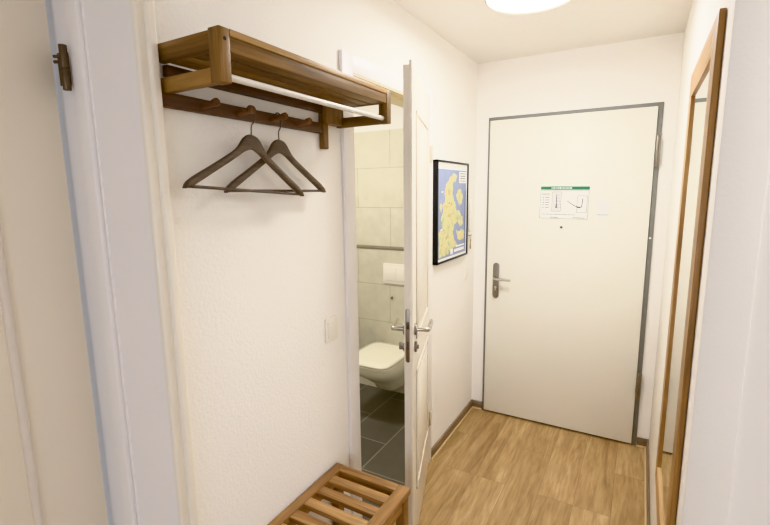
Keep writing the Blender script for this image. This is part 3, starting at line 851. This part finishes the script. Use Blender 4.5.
# ---------------------------------------------------------------- toilet
TX = -0.60
to = empty('wall_hung_toilet', (TX, -0.05, 0.0))
tag(to, 'white wall hung toilet with closed square lid on the tiled bathroom wall', 'toilet')
def oval(w, y0, y1, z, p=3.2, n=40, xk=0.0):
    pts = []
    for k in range(n):
        a = 2 * PI * k / n
        ca, sa = math.cos(a), math.sin(a)
        e = 2 / p
        x = w / 2 * math.copysign(abs(ca) ** e, ca)
        yy = math.copysign(abs(sa) ** e, sa)
        pts.append((x, (y0 + y1) / 2 + (y1 - y0) / 2 * yy, z))
    return pts
TB = -0.001
MB().loft([oval(0.17, -0.24, TB, 0.12, 3), oval(0.19, -0.27, TB, 0.14, 3), oval(0.215, -0.31, TB, 0.19, 2.8), oval(0.28, -0.40, TB, 0.255, 2.8), oval(0.335, -0.49, TB, 0.315, 3),
           oval(0.355, -0.525, TB, 0.355, 3.2), oval(0.36, -0.535, TB, 0.395, 3.4), oval(0.355, -0.532, TB, 0.402, 3.4)]).build('bowl', CERAMIC, to, smooth=60)
MB().loft([oval(0.366, -0.545, -0.075, 0.4035, 6.0), oval(0.372, -0.548, -0.072, 0.407, 6.0), oval(0.372, -0.548, -0.072, 0.414, 6.0), oval(0.366, -0.545, -0.075, 0.417, 6.0)]).build('seat', PLASTIC, to, smooth=60)
MB().loft([oval(0.368, -0.546, -0.074, 0.4195, 6.0), oval(0.376, -0.551, -0.070, 0.423, 6.0), oval(0.376, -0.551, -0.070, 0.434, 6.0), oval(0.362, -0.540, -0.078, 0.442, 6.0), oval(0.30, -0.48, -0.12, 0.445, 6.0)]).build('lid', CERAMIC, to, smooth=60)
fp = empty('flush_plate', (TX - 0.012, -0.05, 0.997))
tag(fp, 'white dual flush plate on the tiles above the toilet', 'flush plate')
m = MB().prism(rrect(0, 0, 0.246, 0.160, 0.008), 'y', -0.011, 0.003, bev=0.002); m.build('plate', PLASTIC, fp)
MB().box(-0.105, -0.004, -0.0145, -0.010, -0.055, 0.055, bev=0.002).build('flush_button', PLASTIC, fp)
MB().box(0.004, 0.105, -0.0145, -0.010, -0.055, 0.055, bev=0.002).build('flush_button', PLASTIC, fp)
bo = MB().cyl((0, 0, 0), (0, -0.010, 0), 0.010, bev=0.001).build('wall_bolt', STEEL, None, (-0.66, -0.05, 0.80))
tag(bo, 'tiny round metal cap on the tiles between flush plate and toilet', 'wall cap')

# ------------------------------------------------------------------ light
def area(name, loc, rot, sx, sy, energy, col):
    l = bpy.data.lights.new(name, 'AREA'); l.shape = 'RECTANGLE'; l.size = sx; l.size_y = sy
    l.energy = energy; l.color = col
    o = bpy.data.objects.new(name, l); COL.objects.link(o); o.location = loc; o.rotation_euler = rot
    return o
area('window_daylight', (1.5, -5.58, 1.4), (PI / 2, 0, 0), 1.9, 1.7, 24, (0.74, 0.84, 1.0))

bv = bpy.data.lights.new('bathroom_lamp', 'AREA'); bv.shape = 'DISK'; bv.size = 0.28; bv.energy = 18; bv.color = (1.0, 0.985, 0.93)
bo_ = bpy.data.objects.new('bathroom_lamp', bv); COL.objects.link(bo_); bo_.location = (-0.95, -1.0, 2.45)
lv = bpy.data.lights.new('added_fill_light', 'AREA'); lv.shape = 'DISK'; lv.size = 0.5; lv.energy = 5.5; lv.color = (1.0, 0.99, 0.92)  # unseen fill light, added to brighten the near left wall and cream leaf
lo = bpy.data.objects.new('added_fill_light', lv); COL.objects.link(lo); lo.location = (2.1, -2.2, 2.44)

w = bpy.data.worlds.new('sky'); scene.world = w; w.use_nodes = True
bg = w.node_tree.nodes['Background']
bg.inputs['Color'].default_value = (0.75, 0.84, 1.0, 1); bg.inputs['Strength'].default_value = 0.45

# ------------------------------------------------------------------ camera
F, YAW, PITCH, ROLL = 447.72, 0.52061, -0.15766, -0.01207
cx, cy, cz = 1.04413, -3.13265, 1.64731
cyw, syw = math.cos(YAW), math.sin(YAW); cp, sp = math.cos(PITCH), math.sin(PITCH)
f = Vector((-syw * cp, cyw * cp, sp)); r = Vector((cyw, syw, 0)); u = r.cross(f)
cr, sr = math.cos(ROLL), math.sin(ROLL)
R_, U_ = r * cr + u * sr, u * cr - r * sr
cam = bpy.data.cameras.new('camera'); co = bpy.data.objects.new('camera', cam); COL.objects.link(co)
M = Matrix((R_, U_, -f)).transposed().to_4x4(); M.translation = Vector((cx, cy, cz))
co.matrix_world = M
cam.sensor_fit = 'HORIZONTAL'; cam.sensor_width = 36; cam.lens = 36 * F / 770
cam.clip_start = 0.02
scene.camera = co
scene.view_settings.view_transform = 'Khronos PBR Neutral'
scene.view_settings.look = 'None'
scene.view_settings.exposure = 0.47
scene.cycles.use_denoising = True
scene.cycles.max_bounces = 14
scene.cycles.diffuse_bounces = 10
